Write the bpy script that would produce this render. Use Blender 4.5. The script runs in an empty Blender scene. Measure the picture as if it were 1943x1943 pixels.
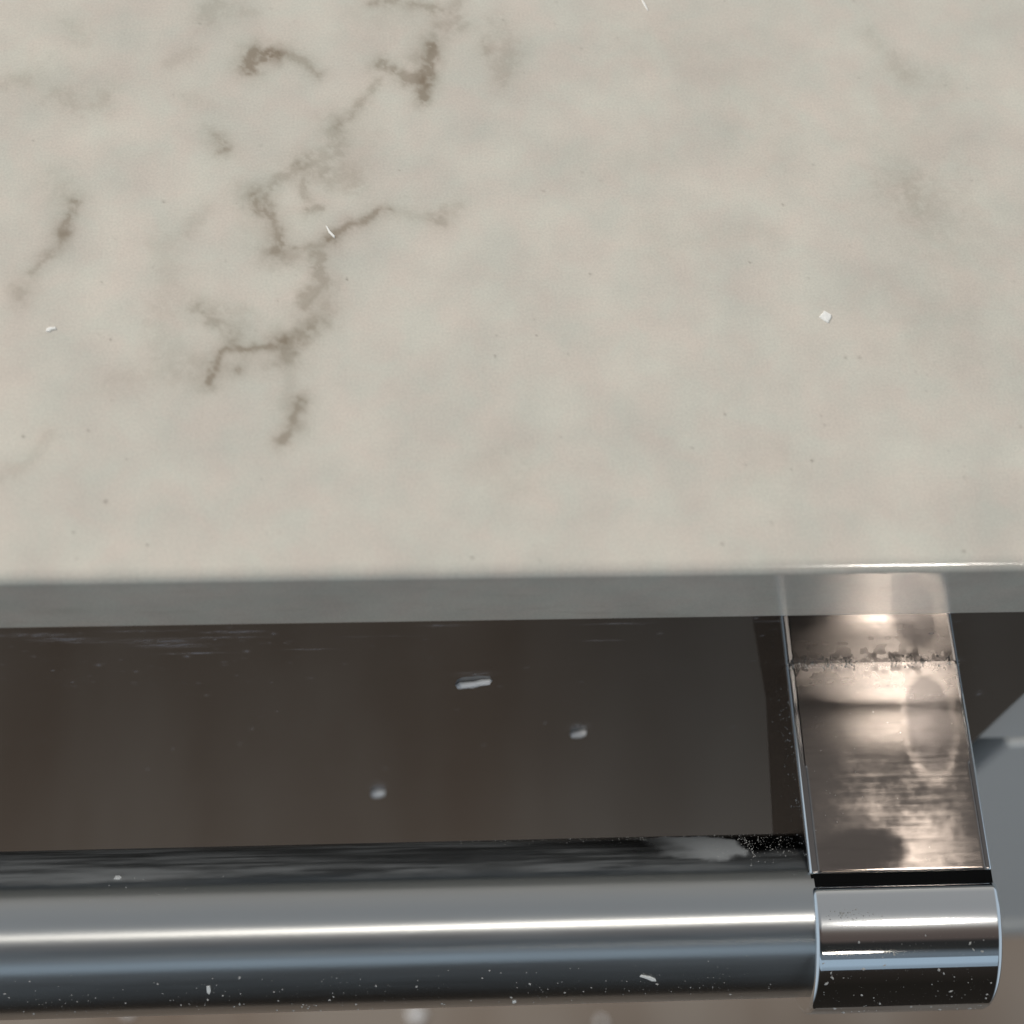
import bpy, bmesh, math, random
import numpy as np
from mathutils import Vector, Matrix
MM = 0.001
R = math.radians
rng = np.random.default_rng(7)
random.seed(7)
scn = bpy.context.scene
C = scn.collection

# ------------------------------------------------------------------ camera
PITCH, YAW, ROLL = R(64.79), R(7.31), R(5.94)
camd = bpy.data.cameras.new('camera'); cam = bpy.data.objects.new('camera', camd); C.objects.link(cam)
F = Vector((math.sin(YAW)*math.cos(PITCH), math.cos(YAW)*math.cos(PITCH), -math.sin(PITCH)))
Rt = F.cross(Vector((0, 0, 1))).normalized(); Up = Rt.cross(F)
R2 = math.cos(ROLL)*Rt + math.sin(ROLL)*Up; U2 = -math.sin(ROLL)*Rt + math.cos(ROLL)*Up
m = Matrix((R2, U2, -F)).transposed().to_4x4(); m.translation = Vector((0, -90.03, 212.47))*MM
cam.matrix_world = m
camd.sensor_width = 36; camd.lens = 3000/1943*36
camd.clip_start = 0.01; camd.clip_end = 60
camd.dof.use_dof = True; camd.dof.focus_distance = 0.262; camd.dof.aperture_fstop = 12.5
scn.camera = cam

# ------------------------------------------------------------------ world: the dim room round the appliance
w = bpy.data.worlds.new('World'); scn.world = w; w.use_nodes = True
nt = w.node_tree; N = nt.nodes; L = nt.links
bg = N['Background']
tc = N.new('ShaderNodeTexCoord'); sp = N.new('ShaderNodeSeparateXYZ'); L.new(tc.outputs['Generated'], sp.inputs[0])
neg = N.new('ShaderNodeMath'); neg.operation = 'MULTIPLY'; neg.inputs[1].default_value = -1; L.new(sp.outputs[1], neg.inputs[0])
at = N.new('ShaderNodeMath'); at.operation = 'ARCTAN2'; L.new(neg.outputs[0], at.inputs[0]); L.new(sp.outputs[2], at.inputs[1])
mr = N.new('ShaderNodeMapRange'); mr.inputs[1].default_value = -math.pi; mr.inputs[2].default_value = math.pi
L.new(at.outputs[0], mr.inputs[0])
ns = N.new('ShaderNodeTexNoise'); ns.inputs['Scale'].default_value = 2.2; L.new(tc.outputs['Generated'], ns.inputs['Vector'])
ad = N.new('ShaderNodeMath'); ad.operation = 'MULTIPLY_ADD'; ad.inputs[1].default_value = 0.03; L.new(ns.outputs[0], ad.inputs[0])
of = N.new('ShaderNodeMath'); of.operation = 'ADD'; of.inputs[1].default_value = -0.015; L.new(mr.outputs[0], of.inputs[0]); L.new(of.outputs[0], ad.inputs[2])
cr = N.new('ShaderNodeValToRGB'); L.new(ad.outputs[0], cr.inputs[0]); 
ab = N.new('ShaderNodeMath'); ab.operation = 'ABSOLUTE'; L.new(sp.outputs[0], ab.inputs[0])
sm = N.new('ShaderNodeMapRange'); sm.interpolation_type = 'SMOOTHSTEP'; sm.inputs[1].default_value = .38; sm.inputs[2].default_value = .75; L.new(ab.outputs[0], sm.inputs[0])
sd = N.new('ShaderNodeMix'); sd.data_type = 'RGBA'; L.new(sm.outputs[0], sd.inputs[0]); L.new(cr.outputs[0], sd.inputs[6]); sd.inputs[7].default_value = (.46, .55, .64, 1)
L.new(sd.outputs[2], bg.inputs[0])
STOPS = [(-180, (.02, .017, .015)), (-110, (.03, .027, .024)), (-90, (.30, .29, .28)), (-65, (.52, .50, .47)), (-38, (.46, .45, .43)), (-10, (.31, .315, .32)), (17, (.27, .28, .29)),
         (23, (.085, .065, .058)), (33, (.085, .066, .06)), (36, (.02, .02, .02)), (44, (.02, .022, .022)), (50, (.13, .16, .19)), (62, (.13, .16, .19)),
         (66, (.026, .021, .018)), (90, (.014, .012, .010)), (180, (.02, .017, .015))]
while len(cr.color_ramp.elements) < len(STOPS): cr.color_ramp.elements.new(0.5)
for e, (a, c) in zip(cr.color_ramp.elements, STOPS): e.position = (a + 180)/360; e.color = (*c, 1)
bg.inputs[1].default_value = 1.0

# ------------------------------------------------------------------ lamps
def lamp(name, loc, target, size, energy, col, size_y=None, spread=None):
    d = bpy.data.lights.new(name, 'AREA'); d.energy = energy; d.color = col
    if size_y: d.shape = 'RECTANGLE'; d.size = size; d.size_y = size_y
    else: d.shape = 'DISK'; d.size = size
    if spread: d.spread = spread
    o = bpy.data.objects.new(name, d); C.objects.link(o); o.location = loc
    o.rotation_euler = (Vector(target) - Vector(loc)).to_track_quat('-Z', 'Y').to_euler()
    return o
lamp('overhead_lamp', (0.61, -0.52, 1.65), (0.03, 0, 0), 0.115, 7.4, (1.0, .95, .87))  # ceiling downlight mirrored in the end cap
lamp('overhead_lamp', (-2.0, 1.5, 1.1), (0.03, 0.03, 0), 0.3, 58, (1.0, .93, .85))  # added fill, no real fitting: brightens the counter top, spares its front face
lamp('overhead_lamp', (0.72, -1.9, 1.72), (0.03, 0, 0), 0.10, .35, (1.0, .90, .76))  # second ceiling downlight, mirrored lower on the end cap
lamp('window_light', (-0.2, -2.3, 1.25), (0, 0, 0), 2.6, 1.9, (.60, .80, 1.0), 0.62)

# ------------------------------------------------------------------ render look
scn.view_settings.view_transform = 'Standard'; scn.view_settings.look = 'None'
scn.view_settings.exposure = 0; scn.view_settings.gamma = 1; scn.view_settings.use_curve_mapping = False

# ------------------------------------------------------------------ helpers
def mat(name):
    m = bpy.data.materials.new(name); m.use_nodes = True
    return m, m.node_tree.nodes, m.node_tree.links, m.node_tree.nodes['Principled BSDF']
def node(N, t, **kw):
    n = N.new(t)
    for k, v in kw.items(): setattr(n, k, v)
    return n
def mesh_obj(name, verts, faces, m, parent=None, smooth=True, edges=()):
    me = bpy.data.meshes.new(name); me.from_pydata([tuple(v) for v in verts], list(edges), faces); me.update()
    if m: me.materials.append(m)
    if smooth:
        for p in me.polygons: p.use_smooth = True
    o = bpy.data.objects.new(name, me); C.objects.link(o)
    if parent: o.parent = parent
    return o
def tag(o, label=None, cat=None, group=None, kind=None):
    if label: o['label'] = label
    if cat: o['category'] = cat
    if group: o['group'] = group
    if kind: o['kind'] = kind
    return o
def empty(name, loc=(0, 0, 0)):
    o = bpy.data.objects.new(name, None); C.objects.link(o); o.location = loc; o.empty_display_size = .02
    return o
def set_attr(o, name, arr):
    a = o.data.attributes.new(name, 'FLOAT_COLOR', 'POINT')
    a.data.foreach_set('color', np.ascontiguousarray(arr, dtype=np.float32).ravel())
def set_uv(o, uv):
    me = o.data; l = me.uv_layers.new(name='UVMap')
    idx = np.empty(len(me.loops), dtype=np.int32); me.loops.foreach_get('vertex_index', idx)
    l.data.foreach_set('uv', np.ascontiguousarray(uv[idx], dtype=np.float32).ravel())
def box(name, lo, hi, m, parent=None, bevel=0):
    bm = bmesh.new(); bmesh.ops.create_cube(bm, size=1)
    for v in bm.verts: v.co = Vector([(lo[i]+hi[i])/2 + v.co[i]*(hi[i]-lo[i]) for i in range(3)])*MM
    if bevel: bmesh.ops.bevel(bm, geom=bm.edges[:], offset=bevel*MM, segments=3, affect='EDGES', profile=.5)
    me = bpy.data.meshes.new(name); bm.to_mesh(me); bm.free(); me.materials.append(m)
    for p in me.polygons: p.use_smooth = bool(bevel)
    o = bpy.data.objects.new(name, me); C.objects.link(o)
    if parent: o.parent = parent
    if bevel:
        mod = o.modifiers.new('wn', 'WEIGHTED_NORMAL'); mod.keep_sharp = False
    return o

# value noise on numpy grids
def _hash(ix, iy, seed):
    h = (ix.astype(np.int64)*374761393 + iy.astype(np.int64)*668265263 + seed*1442695041) & 0xffffffff
    h = ((h ^ (h >> 13))*1274126177) & 0xffffffff
    return ((h ^ (h >> 16)) & 0xffff)/65535.0
def vnoise(x, y, seed):
    ix = np.floor(x); iy = np.floor(y); fx = x-ix; fy = y-iy
    fx = fx*fx*(3-2*fx); fy = fy*fy*(3-2*fy)
    a = _hash(ix, iy, seed); b = _hash(ix+1, iy, seed); c = _hash(ix, iy+1, seed); d = _hash(ix+1, iy+1, seed)
    return (a*(1-fx)+b*fx)*(1-fy) + (c*(1-fx)+d*fx)*fy
def fbm(x, y, seed, octv=4):
    s = 0; amp = 1; tot = 0
    for k in range(octv):
        s = s + amp*vnoise(x*2**k + 17.3*k, y*2**k - 9.1*k, seed+k); tot += amp; amp *= .55
    return s/tot
def seg_dist(X, Y, pts):
    d = np.full(X.shape, 1e9)
    for (ax, ay), (bx, by) in zip(pts[:-1], pts[1:]):
        dx, dy = bx-ax, by-ay; l2 = dx*dx+dy*dy+1e-12
        t = np.clip(((X-ax)*dx+(Y-ay)*dy)/l2, 0, 1)
        d = np.minimum(d, np.hypot(X-ax-t*dx, Y-ay-t*dy))
    return d
def sstep(a, b, x):
    t = np.clip((x-a)/(b-a), 0, 1); return t*t*(3-2*t)
def grid_faces(nu, nv):
    i = np.arange((nu-1)*(nv-1)); a = (i//(nv-1))*nv + i % (nv-1)
    return np.stack([a, a+nv, a+nv+1, a+1], 1).tolist()

VEINS = [
  ([(-28.98, 93.01), (-28.18, 96.56), (-26.52, 95.09), (-25.16, 95.98)], 0.6, 0.75, 0),
  ([(-25.16, 95.98), (-22.4, 96.29), (-20.04, 94.23), (-17.68, 91.59)], 0.28, 0.45, 0),
  ([(-7.08, 93.69), (-5.23, 92.82), (-2.92, 91.06), (-0.61, 90.48), (0.54, 89.9)], 0.4, 0.62, 0.2),
  ([(2.26, 98.21), (1.74, 94.03), (0.54, 89.9), (0.18, 86.41)], 0.36, 0.72, 0),
  ([(2.26, 98.21), (0.37, 96.11), (-1.04, 94.91)], 0.32, 0.3, 0.5),
  ([(-7.08, 90.46), (-9.81, 85.8), (-11.62, 83.21), (-14.31, 80.65)], 0.2, 0.4, 0.2),
  ([(-14.98, 80.08), (-14.24, 75.03), (-16.92, 74.48), (-19.57, 72.82), (-16.88, 72.15)], 0.75, 0.42, 0.8),
  ([(-19.57, 72.82), (-21.74, 70.62), (-23.93, 69.52), (-24.71, 66.27)], 0.28, 0.4, 0.3),
  ([(-27.35, 66.27), (-25.49, 63.05), (-23.69, 61.45), (-23.15, 57.75), (-23.09, 55.66)], 0.48, 0.62, 0.1),
  ([(-23.94, 55.14), (-20.46, 54.61)], 0.63, 0.2, 1),
  ([(-19.48, 68.98), (-18.53, 65.72)], 0.28, 0.4, 0.2),
  ([(-18.47, 63.04), (-17.17, 63.57)], 0.24, 0.45, 0.2),
  ([(-14.82, 68.97), (-11.51, 70.61), (-11.49, 68.42)], 0.6, 0.28, 0.7),
  ([(-5.71, 63.55), (-7.47, 62.48), (-9.66, 60.88), (-11.86, 60.89), (-14.45, 58.25)], 0.24, 0.62, 0),
  ([(-14.45, 58.25), (-15.74, 56.94), (-17.91, 56.69), (-20.5, 55.91)], 0.24, 0.4, 0.2),
  ([(-16.78, 54.6), (-16.51, 51.49), (-16.06, 49.95), (-18.15, 47.41), (-18.55, 45.89)], 0.48, 0.5, 0.3),
  ([(-16.57, 42.87), (-17.61, 41.38)], 0.28, 0.5, 0.1),
  ([(-14.87, 42.36), (-14.43, 41.36)], 0.2, 0.3, 0.3),
  ([(-15.54, 44.87), (-19.28, 40.4), (-20.94, 39.42)], 0.48, 0.28, 0.6),
  ([(-22.64, 39.93), (-20.87, 36.48), (-18.84, 39.9)], 0.48, 0.5, 0.4),
  ([(-35.29, 44.98), (-33.3, 42.97), (-31.13, 41.72), (-29.36, 39.48)], 0.32, 0.42, 0.2),
  ([(-35.11, 45.48), (-32.1, 44.46), (-27.84, 43.94), (-29.8, 39.98)], 0.71, 0.22, 0.9),
  ([(-32.8, 32.21), (-32.03, 33.65), (-31.72, 36.07), (-30.53, 37.53), (-27.59, 37.26), (-25.52, 37.73), (-23.42, 37.96), (-21.35, 38.93)], 0.24, 0.68, 0),
  ([(-28.6, 34.2), (-28.43, 34.01)], 0.2, 0.6, 0),
  ([(-24.57, 34.32), (-22.49, 34.78)], 0.16, 0.3, 0.5),
  ([(-20.87, 36.48), (-20.53, 31.63), (-20.05, 28.76)], 0.6, 0.2, 0.9),
  ([(-18.6, 28.74), (-19.57, 25.91), (-20.53, 23.58), (-21.51, 21.73)], 0.28, 0.6, 0),
  ([(-20.41, 26.86), (-18.89, 23.56)], 0.56, 0.15, 0.8),
  ([(-55.9, 65.24), (-56.16, 63.11), (-57.11, 61.53), (-57.31, 58.9)], 0.32, 0.6, 0.1),
  ([(-57.31, 58.9), (-57.82, 57.34), (-57.9, 55.78), (-59.52, 54.76), (-61.78, 51.69)], 0.2, 0.42, 0.2),
  ([(-62.97, 48.65), (-62.74, 47.65)], 0.52, 0.38, 0.5),
  ([(-57.69, 68.47), (-56.99, 65.24)], 0.56, 0.16, 0.9),
  ([(-33.58, 77.81), (-32.59, 75.58)], 0.4, 0.6, 0.1),
  ([(-35.68, 79.77), (-33.55, 77.25)], 0.4, 0.2, 0.9),
  ([(-61.71, 86.8), (-59.24, 86.81), (-56.36, 84.54), (-53.27, 85.11), (-52.95, 86.83)], 0.52, 0.22, 0.4),
  ([(-70.3, 89.94), (-65.84, 90.24)], 0.56, 0.2, 0.3),
  ([(-60.07, 102.06), (-57.12, 99.68)], 0.63, 0.16, 0.3),
  ([(-42.49, 93.25), (-38.99, 96.21)], 0.48, 0.18, 0.4),
  ([(-38.93, 86.3), (-36.64, 85.73)], 0.63, 0.12, 0.4),
  ([(-37.96, 59.37), (-36.36, 62.01), (-35.37, 64.14)], 0.48, 0.18, 0.4),
  ([(-41.26, 56.77), (-39.96, 49.05), (-41.3, 43.02), (-40.2, 38.57), (-36.62, 34.17)], 0.95, 0.15, 0.5),
  ([(-48.04, 31.86), (-41.54, 33.25), (-33.19, 31.74), (-34.18, 35.12)], 0.79, 0.14, 0.4),
  ([(-36.69, 105.85), (-34.89, 107.39), (-37.05, 103.71)], 0.79, 0.3, 0.7),
  ([(-31.06, 105.28), (-29.18, 104.98)], 0.56, 0.18, 0.4),
  ([(-8.05, 107.28), (-4.26, 107.92)], 0.4, 0.5, 0.2),
  ([(-1.42, 107.32), (0.95, 106.72), (2.35, 105.2)], 0.36, 0.5, 0.2),
  ([(3.26, 102.15), (7.04, 102.47), (6.15, 105.53), (6.67, 108.0)], 0.44, 0.32, 0.4),
  ([(10.72, 98.56), (11.6, 96.46)], 0.32, 0.35, 0.2),
  ([(15.85, 97.08), (14.27, 91.72)], 0.71, 0.15, 0.4),
  ([(-2.17, 62.74), (1.8, 61.92), (3.12, 61.65)], 0.48, 0.24, 0.8),
  ([(3.59, 63.26), (5.84, 64.87)], 0.32, 0.22, 0.2),
  ([(1.36, 61.93), (3.33, 61.28)], 0.28, 0.25, 0.6),
  ([(-62.86, 16.48), (-60.53, 17.13), (-58.67, 18.46), (-56.28, 23.02)], 0.4, 0.16, 0.3),
  ([(-8.98, 104.2), (-2.87, 101.8), (0.86, 98.8)], 1.59, 0.12, 1),
  ([(-11.16, 82.93), (-10.2, 75.04), (-11.49, 68.42)], 1.19, 0.14, 0.9),
  ([(-28.71, 67.36), (-25.72, 56.71), (-23.51, 55.14)], 1.19, 0.14, 0.9),
  ([(-13.47, 49.42), (-13.86, 46.37)], 0.56, 0.12, 0.3),
  ([(-63.64, 90.83), (-54.39, 87.97)], 1.98, 0.1, 1),
  ([(-59.62, 70.63), (-58.6, 66.32)], 0.79, 0.13, 0.9),
  ([(78.35, 101.06), (80.68, 96.8), (83.86, 91.99)], 0.56, 0.16, 0.3),
  ([(83.78, 91.39), (90.32, 90.22)], 0.87, 0.13, 0.9),
  ([(81.06, 67.23), (81.28, 63.93)], 0.95, 0.2, 0.2),
  ([(79.52, 67.79), (84.16, 61.74)], 2.18, 0.1, 1),
  ([(13.75, 102.52), (14.53, 97.07), (14.32, 90.54)], 0.87, 0.17, 0.4),
  ([(27.75, 71.7), (39.83, 75.06)], 1.19, 0.06, 1),
  ([(40.13, 98.41), (53.36, 91.87), (58.25, 75.07)], 2.78, 0.07, 0.4),
  ([(43.0, 57.55), (56.6, 59.11)], 0.79, 0.07, 0.3),
  ([(81.96, 78.5), (87.9, 56.33), (81.04, 40.74)], 3.57, 0.1, 1),
  ([(10.74, 17.21), (13.95, 14.88)], 1.59, 0.12, 1),
  ([(49.75, 13.08), (52.2, 16.73)], 1.59, 0.07, 0.6),
  ([(36.94, 60.23), (38.46, 56.5)], 1.19, 0.08, 1),
]
SPECKS = [(26.45, 71.09), (19.86, 67.3), (52.77, 53.18), (17.62, 39.65), (22.39, 36.25), (77.01, 32.66), (46.14, 25.41), (61.13, 24.89), (58.76, 17.22), (59.34, 64.51), (66.19, 35.32), (68.45, 35.3), (55.37, 15.77), (40.57, 19.52), (-56.06, 82.44), (-37.78, 102.44), (-50.54, 49.86), (11.41, 39.69), (11.01, 35.99), (-50.59, 23.56), (-46.97, 11.76), (-60.06, 22.6), (-3.78, 71.43), (-12.1, 50.29), (-48.38, 39.37), (-41.76, 65.22), (-51.31, 6.8), (-44.54, 18.58), (-2.6, 66.24), (79.86, 1.82), (43.69, 3.54), (6.65, 1.87), (-40.6, 4.57), (-47.1, 11.62), (26.71, 51.06)]


# ------------------------------------------------------------------ countertop (quartz slab)
T = 18.2; FR = 2.3; FZ = 1.1                                           # thickness and edge rounding, mm
YF = -1.05                                                    # front face plane
def quartz_material():
    m, N, L, b = mat('veined_quartz')
    g = node(N, 'ShaderNodeTexCoord')
    a = node(N, 'ShaderNodeAttribute', attribute_name='vein')
    sep = node(N, 'ShaderNodeSeparateColor'); L.new(a.outputs['Color'], sep.inputs[0])
    n1 = node(N, 'ShaderNodeTexNoise'); n1.inputs['Scale'].default_value = 135; n1.inputs['Detail'].default_value = 6; n1.inputs['Roughness'].default_value = .55
    n1.inputs['Distortion'].default_value = .35
    n2 = node(N, 'ShaderNodeTexNoise'); n2.inputs['Scale'].default_value = 85; n2.inputs['Detail'].default_value = 5; n2.noise_dimensions = '4D'; n2.inputs['W'].default_value = 3.7
    n3 = node(N, 'ShaderNodeTexNoise'); n3.inputs['Scale'].default_value = 2600; n3.inputs['Detail'].default_value = 2
    for n in (n1, n2, n3): L.new(g.outputs['Object'], n.inputs['Vector'])
    r1 = node(N, 'ShaderNodeValToRGB'); L.new(n1.outputs[0], r1.inputs[0])
    e = r1.color_ramp.elements; e[0].position = .36; e[0].color = (.636, .614, .538, 1); e[1].position = .64; e[1].color = (.660, .597, .523, 1)
    r2 = node(N, 'ShaderNodeValToRGB'); L.new(n2.outputs[0], r2.inputs[0])
    e = r2.color_ramp.elements; e[0].position = .3; e[0].color = (.90, .905, .91, 1); e[1].position = .7; e[1].color = (1.07, 1.065, 1.06, 1)
    mx = node(N, 'ShaderNodeMix', data_type='RGBA', blend_type='MULTIPLY'); mx.inputs[0].default_value = 1
    L.new(r1.outputs[0], mx.inputs[6]); L.new(r2.outputs[0], mx.inputs[7])
    r3 = node(N, 'ShaderNodeValToRGB'); L.new(n3.outputs[0], r3.inputs[0])
    e = r3.color_ramp.elements; e[0].position = .3; e[0].color = (.93, .93, .93, 1); e[1].position = .7; e[1].color = (1.05, 1.05, 1.05, 1)
    m3 = node(N, 'ShaderNodeMix', data_type='RGBA', blend_type='MULTIPLY'); m3.inputs[0].default_value = 1
    L.new(mx.outputs[2], m3.inputs[6]); L.new(r3.outputs[0], m3.inputs[7])
    vc = node(N, 'ShaderNodeMix', data_type='RGBA'); L.new(sep.outputs[1], vc.inputs[0])
    vc.inputs[6].default_value = (.190, .140, .088, 1); vc.inputs[7].default_value = (.28, .245, .19, 1)
    m4 = node(N, 'ShaderNodeMix', data_type='RGBA'); L.new(sep.outputs[0], m4.inputs[0]); L.new(m3.outputs[2], m4.inputs[6]); L.new(vc.outputs[2], m4.inputs[7])
    m5 = node(N, 'ShaderNodeMix', data_type='RGBA'); L.new(sep.outputs[2], m5.inputs[0]); L.new(m4.outputs[2], m5.inputs[6]); m5.inputs[7].default_value = (.12, .09, .065, 1)
    L.new(m5.outputs[2], b.inputs['Base Color'])
    b.inputs['Roughness'].default_value = .1
    b.inputs['IOR'].default_value = 1.5
    bp = node(N, 'ShaderNodeBump'); bp.inputs['Strength'].default_value = .05; bp.inputs['Distance'].default_value = .0002
    L.new(n3.outputs[0], bp.inputs['Height']); L.new(bp.outputs[0], b.inputs['Normal'])
    return m
quartz = quartz_material()
def countertop():
    xs = np.concatenate([np.linspace(-700, -90, 40), np.arange(-82, 118, .3), np.linspace(126, 500, 30)])
    prof = [(y, 0.0) for y in np.concatenate([np.linspace(560, 125, 30), np.arange(118, YF+FR, -.3)])]
    for k in range(0, 13):
        t = k/12*math.pi/2; prof.append((YF+FR-FR*math.sin(t), -FZ+FZ*math.cos(t)))
    prof += [(YF, z) for z in np.arange(-FZ-.4, -T+.35, -.4)]
    prof += [(YF, -T+.3), (YF+.09, -T+.09), (YF+.3, -T), (30, -T), (560, -T)]
    prof = np.array(prof)
    nu, nv = len(xs), len(prof)
    V = np.empty((nu, nv, 3)); V[..., 0] = xs[:, None]; V[..., 1] = prof[None, :, 0]; V[..., 2] = prof[None, :, 1]
    # very slight waviness of the polished rounding
    arc = np.concatenate([[0], np.cumsum(np.hypot(*np.diff(prof, axis=0).T))]); arc = arc - arc[np.argmin(np.abs(prof[:, 1]) + np.abs(prof[:, 0]-(YF+FR)))]
    X = V[..., 0]; Y = np.where(V[..., 1] > YF+FR, V[..., 1], YF+FR - arc[None, :])
    # irregular veins: warped polylines
    wx = X + 1.6*(fbm(X/3.2, Y/3.2, 11)-.5) + 1.0*(fbm(X/1.0, Y/1.0, 12)-.5)
    wy = Y + 1.6*(fbm(X/3.2, Y/3.2, 21)-.5) + 1.0*(fbm(X/1.0, Y/1.0, 22)-.5)
    keep = np.ones(X.shape); tone = np.zeros(X.shape); tw = np.full(X.shape, 1e-6)
    brk = fbm(X/1.5, Y/1.5, 31, 4); wid = fbm(X/2.6, Y/2.6, 33, 3); brk2 = fbm(X/.75, Y/.75, 37, 4)
    for pts, wd, st, tn in VEINS:
        x0 = min(p[0] for p in pts)-8*wd-3; x1 = max(p[0] for p in pts)+8*wd+3; y0 = min(p[1] for p in pts)-8*wd-3; y1 = max(p[1] for p in pts)+8*wd+3
        sel = (X > x0) & (X < x1) & (Y > y0) & (Y < y1)
        if not sel.any(): continue
        d = seg_dist(wx[sel], wy[sel], pts)
        wl = wd*(.75+1.7*wid[sel])+.15
        core = np.exp(-np.abs(d/(wl*1.35))**1.5)
        halo = np.exp(-(d/(wd*3.2+1.4))**2)*.36*(.5+fbm(X[sel]/3, Y[sel]/3, 71))
        a = st*.98*np.clip(core*(.16+.60*sstep(.25, .75, brk[sel])+.75*sstep(.35, .72, brk2[sel])) + halo, 0, 1)
        keep[sel] *= 1-np.clip(a, 0, .92)
        tone[sel] += a*tn + .6*st*halo*(1-core); tw[sel] += a
    # faint veins elsewhere on the slab, at the far ends and down the front face
    rid = 1-np.abs(fbm(X/19+3, Y/14, 51, 4)-.5)*2
    far = np.clip((np.abs(X-15)-88)/20, 0, 1) + np.clip((Y-112)/15, 0, 1)
    extra = np.clip(sstep(.93, .99, rid)*.5*np.clip(far, 0, 1), 0, .5)
    fr = sstep(.0, 2.0, YF-Y)*(sstep(.66, .85, fbm(X/7, Y/1.6, 61, 5))*.14 + sstep(.55, .8, fbm(X/26, Y/6, 63, 4))*.10)
    a = 1-keep*(1-extra)*(1-fr)
    sp_ = np.zeros(X.shape)
    sps = [(x, y, random.uniform(.10, .19), random.uniform(.4, .75)) for x, y in SPECKS] + \
          [(random.uniform(-75, 112), random.uniform(1, 110), random.uniform(.1, .2), random.uniform(.08, .3)) for _ in range(130)]
    xi = X[:, 0]; yi = Y[0]
    for sx, sy, sr, sa in sps:
        i = np.where(np.abs(xi-sx) < 1)[0]; j = np.where(np.abs(yi-sy) < 1)[0]
        if len(i) and len(j):
            s = np.ix_(i, j); sp_[s] = np.maximum(sp_[s], sa*np.exp(-(((X[s]-sx)**2+(Y[s]-sy)**2)/(sr*1.3)**2)))
    col = np.stack([a, np.clip(tone/tw, 0, 1), sp_, np.ones(X.shape)], -1)
    f = grid_faces(nu, nv)
    o = mesh_obj('countertop', V.reshape(-1, 3)*MM, f, quartz)
    # back and side closing faces
    me = o.data; bm = bmesh.new(); bm.from_mesh(me)
    bm.verts.ensure_lookup_table()
    bm.faces.new([bm.verts[j] for j in range(nv)]); bm.faces.new([bm.verts[(nu-1)*nv+j] for j in reversed(range(nv))])
    bm.faces.new([bm.verts[i*nv] for i in range(nu)] + [bm.verts[i*nv+nv-1] for i in reversed(range(nu))])
    bmesh.ops.recalc_face_normals(bm, faces=bm.faces[:])
    bm.to_mesh(me); bm.free()
    set_attr(o, 'vein', col.reshape(-1, 4))
    return tag(o, 'pale grey beige quartz countertop with brown veins and a polished rounded front edge', 'countertop')
countertop()

# ------------------------------------------------------------------ metals
def steel(name, base, rough, aniso=0.0, rot=0.0, streak=None):
    m, N, L, b = mat(name)
    b.inputs['Metallic'].default_value = 1; b.inputs['Base Color'].default_value = (*base, 1)
    b.inputs['Roughness'].default_value = rough
    if aniso:
        b.inputs['Anisotropic'].default_value = aniso; b.inputs['Anisotropic Rotation'].default_value = rot
        t = node(N, 'ShaderNodeTangent', direction_type='UV_MAP'); t.uv_map = 'UVMap'; L.new(t.outputs[0], b.inputs['Tangent'])
    return m, N, L, b
def scratch_bump(N, L, b, scale, strength, dist=.00003, src='Object'):
    g = node(N, 'ShaderNodeTexCoord'); mp = node(N, 'ShaderNodeMapping'); mp.inputs['Scale'].default_value = scale
    L.new(g.outputs[src], mp.inputs[0]); n = node(N, 'ShaderNodeTexNoise'); n.inputs['Scale'].default_value = 1; n.inputs['Detail'].default_value = 3
    L.new(mp.outputs[0], n.inputs['Vector'])
    bp = node(N, 'ShaderNodeBump'); bp.inputs['Strength'].default_value = strength; bp.inputs['Distance'].default_value = dist
    L.new(n.outputs[0], bp.inputs['Height']); L.new(bp.outputs[0], b.inputs['Normal'])
    return n

chrome, N, L, b = steel('polished_chrome', (.80, .82, .83), .045)
b.inputs['Coat Weight'].default_value = .6; b.inputs['Coat Roughness'].default_value = .22; b.inputs['Coat IOR'].default_value = 1.5
dark_gap, N, L, b = mat('dark_gap'); b.inputs['Base Color'].default_value = (.003, .003, .003, 1); b.inputs['Roughness'].default_value = .9; b.inputs['Specular IOR Level'].default_value = .15

bar_m, N, L, b = steel('satin_steel_bar', (.53, .53, .52), .16, .95, 0.0)
a = node(N, 'ShaderNodeAttribute', attribute_name='smudge_and_shade'); sep = node(N, 'ShaderNodeSeparateColor'); L.new(a.outputs['Color'], sep.inputs[0])
L.new(sep.outputs[0], b.inputs['Roughness'])
mx = node(N, 'ShaderNodeMix', data_type='RGBA'); L.new(sep.outputs[1], mx.inputs[0]); mx.inputs[6].default_value = (.53, .53, .52, 1); mx.inputs[7].default_value = (.15, .145, .14, 1)
L.new(mx.outputs[2], b.inputs['Base Color'])
me_ = node(N, 'ShaderNodeMath', operation='SUBTRACT'); me_.inputs[0].default_value = 1; L.new(sep.outputs[2], me_.inputs[1]); L.new(me_.outputs[0], b.inputs['Metallic'])
scratch_bump(N, L, b, (700, 700, 2500), .12)

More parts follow.
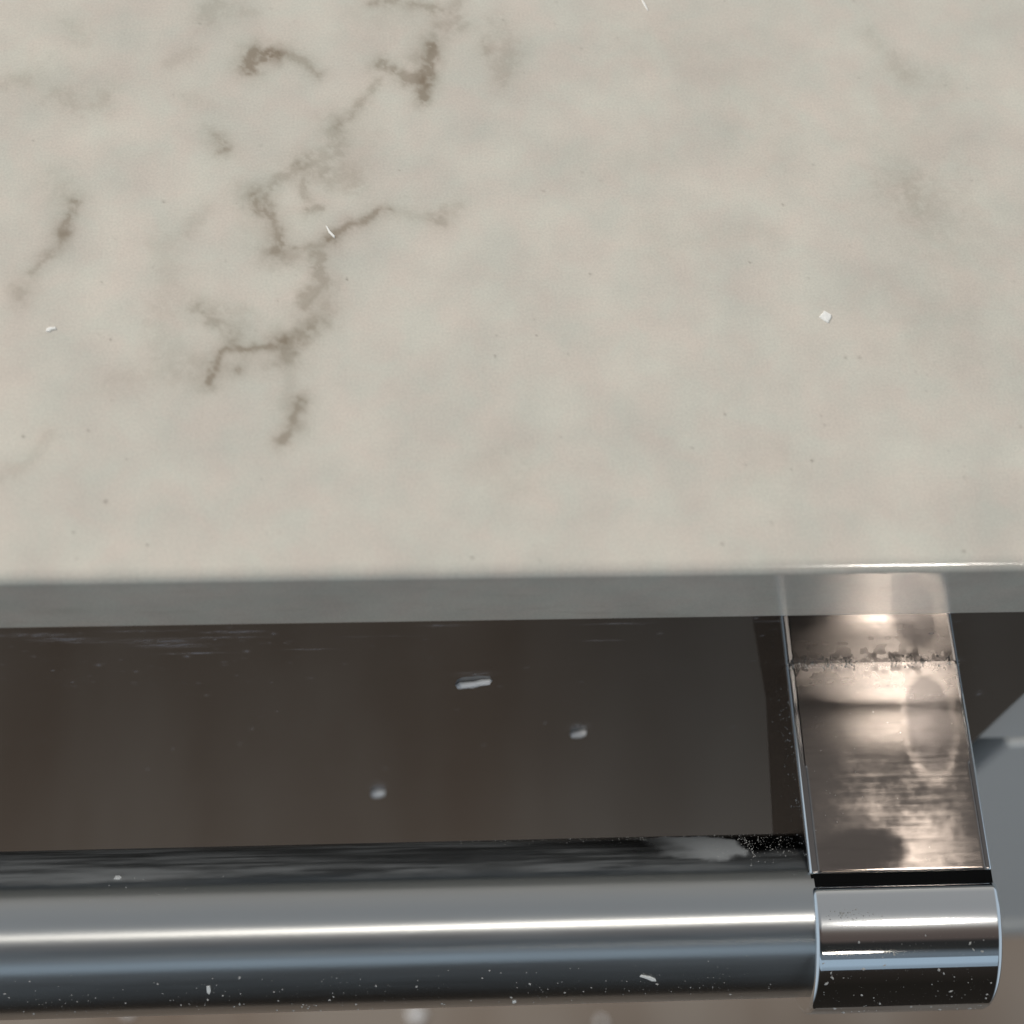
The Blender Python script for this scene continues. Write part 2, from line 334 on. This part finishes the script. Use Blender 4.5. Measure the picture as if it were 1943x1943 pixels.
plate_m, N, L, b0 = steel('brushed_plate', (.33, .275, .24), .2)
b = N.new('ShaderNodeBsdfAnisotropic'); b.distribution = 'BECKMANN'; b.inputs['Anisotropy'].default_value = .76
t = node(N, 'ShaderNodeTangent', direction_type='UV_MAP'); t.uv_map = 'UVMap'; L.new(t.outputs[0], b.inputs['Tangent'])
L.new(b.outputs[0], N['Material Output'].inputs['Surface']); N.remove(b0)
a = node(N, 'ShaderNodeAttribute', attribute_name='smudge_and_shade'); sep = node(N, 'ShaderNodeSeparateColor'); L.new(a.outputs['Color'], sep.inputs[0])
L.new(sep.outputs[0], b.inputs['Roughness'])
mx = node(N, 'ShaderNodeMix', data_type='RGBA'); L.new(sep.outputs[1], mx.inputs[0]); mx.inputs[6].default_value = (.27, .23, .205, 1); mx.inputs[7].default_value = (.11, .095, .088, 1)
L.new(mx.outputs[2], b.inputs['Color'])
scratch_bump(N, L, b, (250, 6000, 10), .10)

# ------------------------------------------------------------------ wall oven with its handle
oven = tag(empty('oven', (0.0, 0.0, -0.312)), 'black glass fronted oven with a steel bar handle under the counter edge', 'oven')
OZ = Vector((0, 0, .312))
def under(o):                                                # geometry is written in world mm; shift to the oven's base
    o.location = OZ; return o
# glass door: dense sheet with a real thickness
glass_m, N, L, b = mat('black_glass')
b.inputs['Base Color'].default_value = (.010, .009, .008, 1); b.inputs['Roughness'].default_value = .03; b.inputs['IOR'].default_value = 2.0
a = node(N, 'ShaderNodeAttribute', attribute_name='dust_and_reflection'); sep = node(N, 'ShaderNodeSeparateColor'); L.new(a.outputs['Color'], sep.inputs[0])
mx = node(N, 'ShaderNodeMix', data_type='RGBA'); L.new(sep.outputs[0], mx.inputs[0]); mx.inputs[6].default_value = (.010, .009, .008, 1); mx.inputs[7].default_value = (.30, .29, .31, 1)
L.new(mx.outputs[2], b.inputs['Base Color'])
mrr = node(N, 'ShaderNodeMapRange'); mrr.inputs[3].default_value = .03; mrr.inputs[4].default_value = .6; L.new(sep.outputs[0], mrr.inputs[0]); L.new(mrr.outputs[0], b.inputs['Roughness'])
def door_glass():
    xs = np.concatenate([np.linspace(-480, -90, 12), np.arange(-84, 109.6, .5), [110.0, 110.35, 110.5]])
    zs = np.concatenate([[-14.6], np.arange(-17, -70, -.35), np.arange(-70.5, -170, -1.5), np.linspace(-175, -312, 12)])
    X, Z = np.meshgrid(xs, zs, indexing='ij'); Y = np.zeros(X.shape)
    Y[-1] = .5; Y[-2] = .12                                   # softened right-hand edge
    V = np.stack([X, Y, Z], -1)
    d = np.zeros(X.shape)
    # wiped dust streaks just under the counter; faint reflections painted above the crumbs
    for (x, z, l, h, s) in ((-62, -24.0, 6, 1.0, .35), (-57.5, -26.2, 5, .9, .4), (-54, -27.5, 4, .6, .3), (-43, -27.5, 7, 1.3, .32), (-41, -29.6, 6, 1.2, .38), (-38, -33.5, 5, .5, .5),
                            (-31, -23.9, 5, .55, .5), (-33, -26.4, 6, .5, .35), (-45, -23.0, 6, .4, .3), (-19, -32.5, 4, .4, .3), (2.5, -22.6, 3.5, .6, .3), (28.8, -30.6, 3, .5, .25),
                            (30, -23, 6, .5, .2), (-8, -27, 8, .3, .12), (8.2, -46.2, 4.2, 1.3, .22), (28.8, -77.5, 1.9, 2.4, .3), (-10.9, -117.5, 1.8, 4, .35), (55, -23, 4, .5, .15)):
        n = fbm(X/1.4, Z/.35, int(abs(x)*7)+3, 4)
        d = np.maximum(d, s*1.5*np.exp(-((X-x)/l)**2*1.6-((Z-z)/h)**2*1.6)*(.3+1.6*sstep(.35, .7, n)))
    for k in range(170):
        x = random.uniform(-80, 105); z = -random.uniform(21, 105) if k > 60 else -random.uniform(22, 50); s = min(.9, .12*random.paretovariate(1.3))
        if k <= 60: x = random.uniform(-75, -20)
        rr = random.uniform(.2, .42)
        i = np.where(np.abs(xs-x) < 1.5)[0]; j = np.where(np.abs(zs-z) < 2)[0]
        if len(i) and len(j):
            q = np.ix_(i, j); d[q] = np.maximum(d[q], s*np.exp(-((X[q]-x)/rr)**2-((Z[q]-z)/(rr*1.5))**2))
    d = np.maximum(d, .012*sstep(.45, .8, fbm(X/22, Z/9, 201, 4)) + .01*sstep(.55, .75, fbm((X+Z*.6)/14, (Z-X*.25)/1.6, 205, 3)))
    # grime round the foot of the bracket
    for x0, x1 in ((61.2, 92.8),):
        n = fbm(X/.8, Z/.8, 77, 3)
        near = np.exp(-((Z+43.0)/.9)**2)*((X > x0-1) & (X < x1+.6)); d = np.maximum(d, near*.25*sstep(.4, .7, n))
    o = under(mesh_obj('door_glass', V.reshape(-1, 3)*MM, [f[::-1] for f in grid_faces(len(xs), len(zs))], glass_m, oven))
    set_attr(o, 'dust_and_reflection', np.stack([d, d, d, np.ones_like(d)], -1).reshape(-1, 4))
    so = o.modifiers.new('thickness', 'SOLIDIFY'); so.thickness = .006; so.offset = -1
    return o
dg = door_glass()
case_m, N, L, b = mat('oven_case'); b.inputs['Base Color'].default_value = (.02, .02, .022, 1); b.inputs['Roughness'].default_value = .45
under(box('casing', (-480, 9, -312), (116, 420, -19.5), case_m, oven))

# bar: cylinder along x, dense near the view
BY, BZ, BR = -40.06, -57.5, 13.5
def bar():
    xs = np.concatenate([np.linspace(-420, -100, 20), np.arange(-94, 62.6, .5)]); n = 200
    th = np.linspace(-math.pi, math.pi, n+1)                  # 0 = up, + towards the door
    X, A = np.meshgrid(xs, th, indexing='ij')
    V = np.stack([X, BY+BR*np.sin(A), BZ+BR*np.cos(A)], -1)
    deg = np.degrees(A); S = A*BR
    st = fbm(X/16, S/.55, 5, 4); st2 = fbm(X/30, S/2.5, 9, 3); cl = fbm(X/9, S/3, 13, 4)
    rough = .29 + .08*st
    back = sstep(20, 27, deg + 3*(cl-.5))                     # greasy upper back
    rough = rough + back*(.10 + .20*st*sstep(.3, .7, st2))
    dark = back*sstep(.50, .72, fbm(X/13, S/.9, 41, 4))*.40
    # clean shiny band with dust specks by the bracket, its black reflection painted in
    clean = sstep(33, 44, deg + 10*(cl-.5))*sstep(8, 56, X)*sstep(.25, .62, cl + .3*sstep(20, 60, X))
    rough = rough*(1-clean) + .07*clean; dark = np.maximum(dark*(1-clean), clean*.93)
    # greasy thumb mark
    ex = (X-44.5+.12*(deg-48))/8.6; ey = (deg-50)/21.0
    edge = 1-sstep(.80, 1.04, np.sqrt(ex**2+ey**2) + .55*(fbm(X/1.8, S/1.8, 91, 5)-.5))
    edge = edge*sstep(-1.3, .2, ex + .5*(fbm(X/3, S/1.2, 93)-.5))
    rough = rough*(1-edge) + .6*edge; dark = dark*(1-edge) + .05*edge
    diel = edge
    diel = np.clip(diel + back*(1-clean)*(1-edge)*(.10 + .45*sstep(.25, .75, st)*sstep(.2, .7, st2)), 0, 1)
    col = np.stack([rough, np.clip(dark, 0, 1), diel, np.ones_like(X)], -1)
    o = under(mesh_obj('handle', V.reshape(-1, 3)*MM, grid_faces(len(xs), n+1), bar_m, oven))
    set_attr(o, 'smudge_and_shade', col.reshape(-1, 4))
    set_uv(o, np.stack([X*.01, S*.01], -1).reshape(-1, 2))
    o['label'] = 'round satin steel bar with smudges and a greasy thumb mark by the bracket'
    return o
handle = bar()
def sub(o): o.parent = handle; o.location = (0, 0, 0); return o

XL, XR, ZT = 61.77, 92.3, -43.5
CR = 14.0
def loft(name, prof, x0, x1, r, m, seg=5):
    """closed (y,z) outline pushed along x with rounded rims"""
    prof = np.array(prof); n = len(prof)
    t = np.roll(prof, -1, 0)-np.roll(prof, 1, 0); nrm = np.stack([t[:, 1], -t[:, 0]], 1); nrm /= np.linalg.norm(nrm, axis=1)[:, None]
    ctr = prof.mean(0)
    if ((prof-ctr)*nrm).sum() < 0: nrm = -nrm
    rings = []
    for k in range(seg+1):
        u = k/seg*math.pi/2; rings.append((x0 + r*(1-math.sin(u)), r*(1-math.cos(u))))
    rings = [(x, i) for x, i in rings][::-1]                  # from the side face to the full outline
    rings = [(x0 + r*(1-math.cos(k/seg*math.pi/2)), r*(1-math.sin(k/seg*math.pi/2))) for k in range(seg+1)]
    ext = [rings[0][0]]
    rings = rings + [(x0+x1-x, i) for x, i in reversed(rings)]
    V = []
    for x, i in rings:
        for p, q in zip(prof, nrm): V.append((x, p[0]-q[0]*i, p[1]-q[1]*i))
    F_ = []
    for a in range(len(rings)-1):
        for j in range(n):
            k = (j+1) % n; F_.append((a*n+j, a*n+k, (a+1)*n+k, (a+1)*n+j))
    F_.append(tuple(range(n))); F_.append(tuple(reversed([(len(rings)-1)*n+j for j in range(n)])))
    o = mesh_obj(name, np.array(V)*MM, F_, m)
    bm = bmesh.new(); bm.from_mesh(o.data); bmesh.ops.recalc_face_normals(bm, faces=bm.faces[:]); bm.to_mesh(o.data); bm.free()
    # flat caps stay flat
    for p in o.data.polygons:
        if len(p.vertices) > 4: p.use_smooth = False
    mod = o.modifiers.new('wn', 'WEIGHTED_NORMAL'); mod.keep_sharp = True; mod.weight = 60
    return o
def rounded(pts, rad, seg=4):
    """rounds the corners flagged with a radius of an outline of (y,z)"""
    out = []; n = len(pts)
    for i, (p, r) in enumerate(zip(pts, rad)):
        p = np.array(p, float)
        if r == 0: out.append(tuple(p)); continue
        a = np.array(pts[i-1], float)-p; c = np.array(pts[(i+1) % n], float)-p
        a /= np.linalg.norm(a); c /= np.linalg.norm(c)
        for k in range(seg+1):
            t = k/seg; out.append(tuple(p + a*r*(1-t)**2 + c*r*t**2))
    return out
ARM_END = -36.2; CAP_START = -38.1
zb = BZ - CR
# arm (from the glass outwards)
prof = rounded([(1.6, ZT-.35), (ARM_END, ZT-.35), (ARM_END, zb), (-22, zb+3), (1.6, zb+9)], [0, .5, .5, 0, 0])
# densify
def dens(p, d=2.0):
    o = []
    for i in range(len(p)):
        a = np.array(p[i]); c = np.array(p[(i+1) % len(p)]); k = max(1, int(np.linalg.norm(c-a)/d))
        for j in range(k): o.append(tuple(a+(c-a)*j/k))
    return o
arm = sub(loft('bracket', dens(prof), XL, XR, .7, chrome)); side_m, N, L, b = steel('dark_side', (.20, .185, .18), .28)
arm.data.materials.append(side_m)
for p in arm.data.polygons:
    if (len(p.vertices) > 4 and p.normal.x < -.9) or p.normal.z > .97: p.material_index = 1
arm['label'] = 'rectangular handle bracket with polished edges and a brushed smudged top'
sub(box('bracket_core', (XL+.3, CAP_START-.8, zb+1.0), (XR-.2, ARM_END+.8, ZT-.9), dark_gap))
# brushed plate on the arm
def plate():
    x0, x1, y0, y1 = XL+1.35, XR-1.1, -.05, ARM_END+.03
    xs = np.linspace(x0, x1, 110); ys = np.linspace(y0, y1, 130)
    X, Y = np.meshgrid(xs, ys, indexing='ij')
    ex = np.minimum(X-x0, x1-X); ey = np.minimum(y0-Y, Y-y1); e = np.minimum(ex, ey)
    Z = ZT - .35*(1-sstep(0, .3, np.where(ey == y0-Y, e+1, e)))
    V = np.stack([X, Y, Z], -1)
    n1 = fbm(X/6, Y/6, 101, 4); n2 = fbm(X/9, Y/.5, 103, 3); n3 = fbm(X/1.1, Y/1.1, 105, 3)
    rough = .178 + .05*(n1-.5) + .05*(n2-.5) + .04*(n3-.5)
    # fingertip smear
    ex_ = (X-85.2-.02*(Y+15))/4.4; ey_ = (Y+11.5)/9.5; q = np.sqrt(ex_**2+ey_**2) + .25*(n1-.5)
    fm = 1-sstep(.7, 1.05, q); ring = np.exp(-((q-1.0)/.13)**2)
    rough = rough + .04*fm + .03*ring
    q2 = np.sqrt(((X-70)/9)**2+((Y+33)/4.5)**2)+.3*(n1-.5); f2 = 1-sstep(.6, 1.1, q2)
    rough = rough*(1-.25*f2)
    dark = .95*fm + .3*sstep(.5, .8, n2)*.5 + .05*sstep(.5, .75, n1) + .3*f2
    top = np.exp(-((Y+1.2)/1.0)**2)*sstep(.35, .65, n3); dark = dark + .35*top; rough = rough + .12*top + .09*sstep(-9, -4, Y); dark = dark + .45*sstep(-9, -5, Y); rough = rough + .02*(1-sstep(-32, -16, Y))  # seam grime, plus darkening painted near the glass to mute a double reflection
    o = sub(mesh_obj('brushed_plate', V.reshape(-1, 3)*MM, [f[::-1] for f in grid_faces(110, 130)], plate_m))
    set_attr(o, 'smudge_and_shade', np.stack([np.clip(rough, .05, 1), np.clip(dark, 0, 1), 0*X, 0*X+1], -1).reshape(-1, 4))
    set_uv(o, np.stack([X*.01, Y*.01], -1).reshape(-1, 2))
    return o
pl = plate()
# chrome end cap wrapping round the end of the bar
prof = [(CAP_START, BZ+CR)]
pc = rounded([(CAP_START, zb), (CAP_START, BZ+CR), (BY, BZ+CR)], [0, 0, 0])
pts = [(CAP_START+.0, BZ-CR+.9), (CAP_START+.0, BZ+CR-1.0)]
for k in range(1, 9):
    t = k/8*math.pi/2; pts.append((CAP_START-1.6+1.6*math.cos(t), BZ+CR-1.0+1.0*math.sin(t)))
for k in range(1, 80):
    t = k/80*math.pi; pts.append((BY-16.3*math.sin(t), BZ+CR*math.cos(t)))
for k in range(0, 5):
    t = k/5*math.pi/2; pts.append((CAP_START-1.0+1.0*math.sin(t), BZ-CR+1.0-1.0*math.cos(t)))
cap = sub(loft('end_cap', pts, XL+.05, XR+.35, 1.0, chrome, 8))
cap['label'] = 'mirror polished chrome end cap speckled with dust'

# ------------------------------------------------------------------ base cabinet beside the oven
paint, N, L, b = mat('grey_blue_paint'); b.inputs['Base Color'].default_value = (.72, .73, .72, 1); b.inputs['Roughness'].default_value = .35
trimm, N, L, b = mat('pale_edge'); b.inputs['Base Color'].default_value = (.6, .6, .58, 1); b.inputs['Roughness'].default_value = .4
cab = tag(empty('cabinet', (0.32, 0, -.318)), 'blue grey painted cabinet to the right of the black oven glass', 'cabinet')
def cb(o): o.location = (-.32, 0, .318); return o
cb(box('carcass', (119, 24, -312), (520, 440, -19.5), case_m, cab))
cb(box('drawer_front', (112.2, 2, -98), (520, 22, -20.5), paint, cab, 1.0))
cb(box('cabinet_door', (119.5, 1, -300), (520, 21, -100.5), paint, cab, 1.5))
cb(box('edge_strip', (119.5, -1, -318), (520, 23, -302.5), trimm, cab, 2))

# ------------------------------------------------------------------ floor
fm_, N, L, b = mat('brown_floor')
g = node(N, 'ShaderNodeTexCoord')
n1 = node(N, 'ShaderNodeTexNoise'); n1.inputs['Scale'].default_value = 1; n1.inputs['Detail'].default_value = 4
mp = node(N, 'ShaderNodeMapping'); mp.inputs['Scale'].default_value = (11, 3.0, 1); L.new(g.outputs['Object'], mp.inputs[0]); L.new(mp.outputs[0], n1.inputs['Vector'])
r1 = node(N, 'ShaderNodeValToRGB'); L.new(n1.outputs[0], r1.inputs[0])
e = r1.color_ramp.elements; e[0].position = .32; e[0].color = (.190, .142, .107, 1); e[1].position = .66; e[1].color = (.285, .243, .205, 1)
L.new(r1.outputs[0], b.inputs['Base Color'])
b.inputs['Roughness'].default_value = .35
tag(mesh_obj('floor', [(-3, -.7, -.85), (3, -.7, -.85), (3, 2, -.85), (-3, 2, -.85)], [(0, 1, 2, 3)], fm_, smooth=False), kind='structure')

# ------------------------------------------------------------------ crumbs, chips and dust
white, N, L, b = mat('plaster_crumb'); b.inputs['Base Color'].default_value = (.93, .92, .92, 1); b.inputs['Roughness'].default_value = .6
b.inputs['Subsurface Weight'].default_value = .6; b.inputs['Subsurface Scale'].default_value = .001; b.inputs['Subsurface Radius'].default_value = (1, 1, 1)
flake_m, N, L, b = mat('pale_flake'); b.inputs['Base Color'].default_value = (.93, .92, .88, 1); b.inputs['Roughness'].default_value = .4
dust_m, N, L, b = mat('fine_dust'); b.inputs['Base Color'].default_value = (.50, .48, .45, 1); b.inputs['Roughness'].default_value = .8

def chunk(name, outline, thick, loc, rot, m, jit=.12, seed=0):
    """small irregular solid: outline in its own plane (mm), bulged top"""
    r = random.Random(seed); n = len(outline); outline = [(x, y*(.62 if rot[0] > 1 else 1)) for x, y in outline]; V = [(x, y, 0) for x, y in outline]
    cx = sum(p[0] for p in outline)/n; cy = sum(p[1] for p in outline)/n
    V += [(cx+(x-cx)*.9+r.uniform(-jit, jit), cy+(y-cy)*.9+r.uniform(-jit, jit), thick*(.75+r.uniform(0, .35))) for x, y in outline]
    V += [(cx+(x-cx)*.45, cy+(y-cy)*.45, thick*(1.0+r.uniform(-.1, .25))) for x, y in outline]
    V.append((cx, cy, thick*1.1))
    F_ = [tuple(reversed(range(n)))]
    for j in range(n):
        k = (j+1) % n; F_ += [(j, k, n+k, n+j), (n+j, n+k, 2*n+k, 2*n+j), (2*n+j, 2*n+k, 3*n)]
    o = mesh_obj(name, np.array(V)*MM, F_, m, smooth=(thick > .5))
    o.location = Vector(loc)*MM; o.rotation_euler = rot
    return o
# on the counter
tag(chunk('stone_chip', [(0, 1.15), (.95, .35), (.85, -.15), (.1, -1.2), (-.45, -.75), (-1.1, .1)], .16, (63.93, 42.82, 0), (0, 0, .1), flake_m, .04, 1),
    'white diamond shaped chip lying alone on the right side of the counter', 'chip')
tag(chunk('plaster_chip', [(-.75, -.35), (-.6, .1), (0, .35), (.5, .2), (.75, .3), (.8, -.2), (.2, -.2), (-.3, -.5)], .16, (-57.68, 41.37, 0), (0, 0, .15), flake_m, .05, 2),
    'tiny white crumb near the left end of the counter', 'crumb')
tag(chunk('splinter', [(-.75, 1.25), (-.55, 1.2), (.0, .2), (.75, -.75), (.8, -1.2), (.6, -1.1), (-.15, -.25)], .12, (-14.93, 59.3, 0), (0, 0, 0), flake_m, .02, 3),
    'short pale splinter lying across a brown vein on the counter', 'splinter')
tag(chunk('splinter', [(-.6, 1.6), (-.42, 1.6), (.2, .1), (.62, -1.3), (.5, -1.4), (-.05, -.2)], .1, (39.3, 107.2, 0), (0, 0, 0), flake_m, .01, 4),
    'thin pale splinter on the counter at the top edge of the view', 'splinter')
# stuck to the glass (local z faces -y)
ROT = (math.pi/2, 0, 0)
tag(chunk('plaster_crumb', [(-3.4, -2.3), (-2.6, -.3), (-1.5, .2), (-.2, .6), (1.1, 2.0), (2.6, 2.2), (3.1, .7), (2.0, -.3), (.6, -1.6), (-.6, -2.9), (-2.0, -2.6), (-3.0, -3.1)], .8, (8.1, -.02, -50.2), ROT, white, .3, 5),
    'long white plaster crumb stuck to the black oven glass', 'crumb')
tag(chunk('plaster_crumb', [(-1.5, -2.4), (-1.4, -.8), (-.2, .9), (.9, 2.0), (1.5, 1.6), (1.45, -.2), (.5, -2.0), (-.5, -3.2)], .9, (28.8, -.02, -80.8), ROT, white, .1, 6),
    'short white crumb on the oven glass, the nearest of them to the bracket', 'crumb')
tag(chunk('plaster_crumb', [(-1.6, -.6), (-.8, 1.4), (.4, 2.1), (1.5, 1.0), (1.4, -1.5), (.2, -2.6), (-1.0, -2.2)], .9, (-10.96, -.02, -121.5), ROT, white, .1, 7),
    'blurred bluish white crumb low on the oven glass just above the bar', 'crumb')
# flecks lying on the bar
def on_bar(x, deg, r=BR): a = R(deg); return (x, BY+r*math.sin(a), BZ+r*math.cos(a)), (-a, 0, 0)
for (x, dg_, ol, lab, sd) in ((34.8, -55, [(-1.3, .6), (-1.1, .9), (.4, .5), (1.3, -.1), (1.5, -.6), (.8, -.5), (-.2, .1)], 'pale flake on the lower right part of the steel bar', 8),
                          (-35.5, -54, [(-.25, .8), (.25, .9), (.35, -.2), (.1, -.9), (-.3, -.5)], 'small upright white fleck on the lower left part of the steel bar', 9),
                          (-50.3, 28, [(-.6, -.2), (-.3, .35), (.3, .4), (.6, .1), (.3, -.3)], 'tiny white fleck on the upper left part of the steel bar', 10),
                          (13.4, -80, [(-.3, -.5), (-.25, .5), (.2, .7), (.35, 0), (.1, -.6)], 'tiny white fleck at the bottom edge of the steel bar', 11)):
    loc, rot = on_bar(x, dg_); tag(chunk('fleck', ol, .2, loc, rot, flake_m, .02, sd), lab, 'fleck', 'pale flecks lying on the steel bar')
# fine dust: countless specks, one object
def dust():
    V = []; F_ = []
    def add(p, n, s, el=1.0):
        n = Vector(n).normalized(); t = n.orthogonal().normalized(); t.rotate(Matrix.Rotation(random.uniform(0, 6.3), 3, n)); b_ = n.cross(t)
        k = random.choice((4, 5, 6)); i0 = len(V); p = Vector(p)
        for j in range(k):
            a = j/k*6.283; r = s*random.uniform(.6, 1.2); V.append((p + t*r*el*math.cos(a) + b_*r*math.sin(a) - n*.01)[:])
        V.append((p+n*s*random.uniform(.5, .9))[:])
        for j in range(k): F_.append((i0+j, i0+(j+1) % k, i0+k))
    def bar_pt(x, deg, s, r=BR, el=1.0):
        a = R(deg); n = (0, math.sin(a), math.cos(a)); ry = 16.3 if r == CR else r
        add((x, BY+ry*n[1], BZ+r*n[2]), (0, n[1]/ry, n[2]/r), s, el)
    g = random.gauss
    for _ in range(620):
        x = random.uniform(-92, 61); bar_pt(x, random.uniform(-90, -42), min(.22, .02*random.paretovariate(1.25)), el=random.choice((1, 1, 1.8)))
    for cx in (-58, -35, -15, 20, 36, 48):
        for _ in range(28): bar_pt(g(cx, 4), -g(62, 10), abs(g(.05, .04))+.03)
    for _ in range(150): bar_pt(random.uniform(-92, 60), random.uniform(-42, 60), abs(g(.02, .02))+.02)
    for _ in range(30): bar_pt(g(-45, 6), g(14, 9), abs(g(.06, .05))+.03)
    for _ in range(190):                                      # grit by the bracket
        x = 61-abs(g(0, 6)); bar_pt(x, g(50, 12), abs(g(.05, .05))+.03)
    for _ in range(120): bar_pt(random.uniform(5, 52), g(66, 5), abs(g(.05, .05))+.03)
    for _ in range(60): bar_pt(g(53, .5), g(47, 10), abs(g(.07, .05))+.03)
    for _ in range(260): bar_pt(random.uniform(XL+1.2, XR-1), random.uniform(-88, -22), min(.25, .022*random.paretovariate(1.3)), CR, random.choice((1, 1, 2)))
    for _ in range(50): bar_pt(g(67.5, 2.5), g(-10, 1.4), abs(g(.09, .06))+.03, CR)
    for (x, d_, s) in ((84.5, -61, .30), (69.6, -42, .28), (82, -44, .3), (66, -78, .22), (89, -33, .25), (87, -28, .2), (73, -40, .2)): bar_pt(x, d_, s, CR, 1.6)
    for _ in range(420):                                      # crumbs along the joint with the glass
        x = random.uniform(XL-.2, XR-.2) if random.random() < .6 else random.uniform(XL, XL+12)
        add((x, -random.uniform(.03, .95)-max(0, g(-.5, .5)), ZT+.01), (g(0, .2), g(0, .2), 1), min(.24, .035*random.paretovariate(1.4)))
    for _ in range(160):                                      # on the shaded side of the bracket
        add((XL, -random.uniform(1, 34), ZT-abs(g(3, 5))-1), (-1, 0, 0), abs(g(.07, .06))+.03)
    for _ in range(60): add((random.uniform(XL+1.5, XR-1.5), -random.uniform(2, 35), ZT), (0, 0, 1), abs(g(.03, .03))+.02)
    o = mesh_obj('dust', np.array(V)*MM, F_, dust_m, smooth=False)
    return tag(o, 'fine pale dust and grit scattered over the steel bar, bracket and end cap', 'dust', kind='stuff')
dust()
# debris lying on the floor, out of focus
for x, y, s, lab in ((-195, 56, 3.5, 'blurred pale crumb on the floor below the left part of the bar'), (109, 41, 3, 'blurred pale crumb on the floor below the right part of the bar'), (-10, 49, 5, 'blurred pale smear of plaster on the floor below the middle of the bar')):
    tag(chunk('floor_crumb', [(s*math.cos(a)*random.uniform(.7, 1.1), s*math.sin(a)*random.uniform(.7, 1.1)) for a in [k*.9 for k in range(7)]], 2, (x, y, -849.9), (0, 0, 0), white, .5, int(s)), lab, 'crumb')
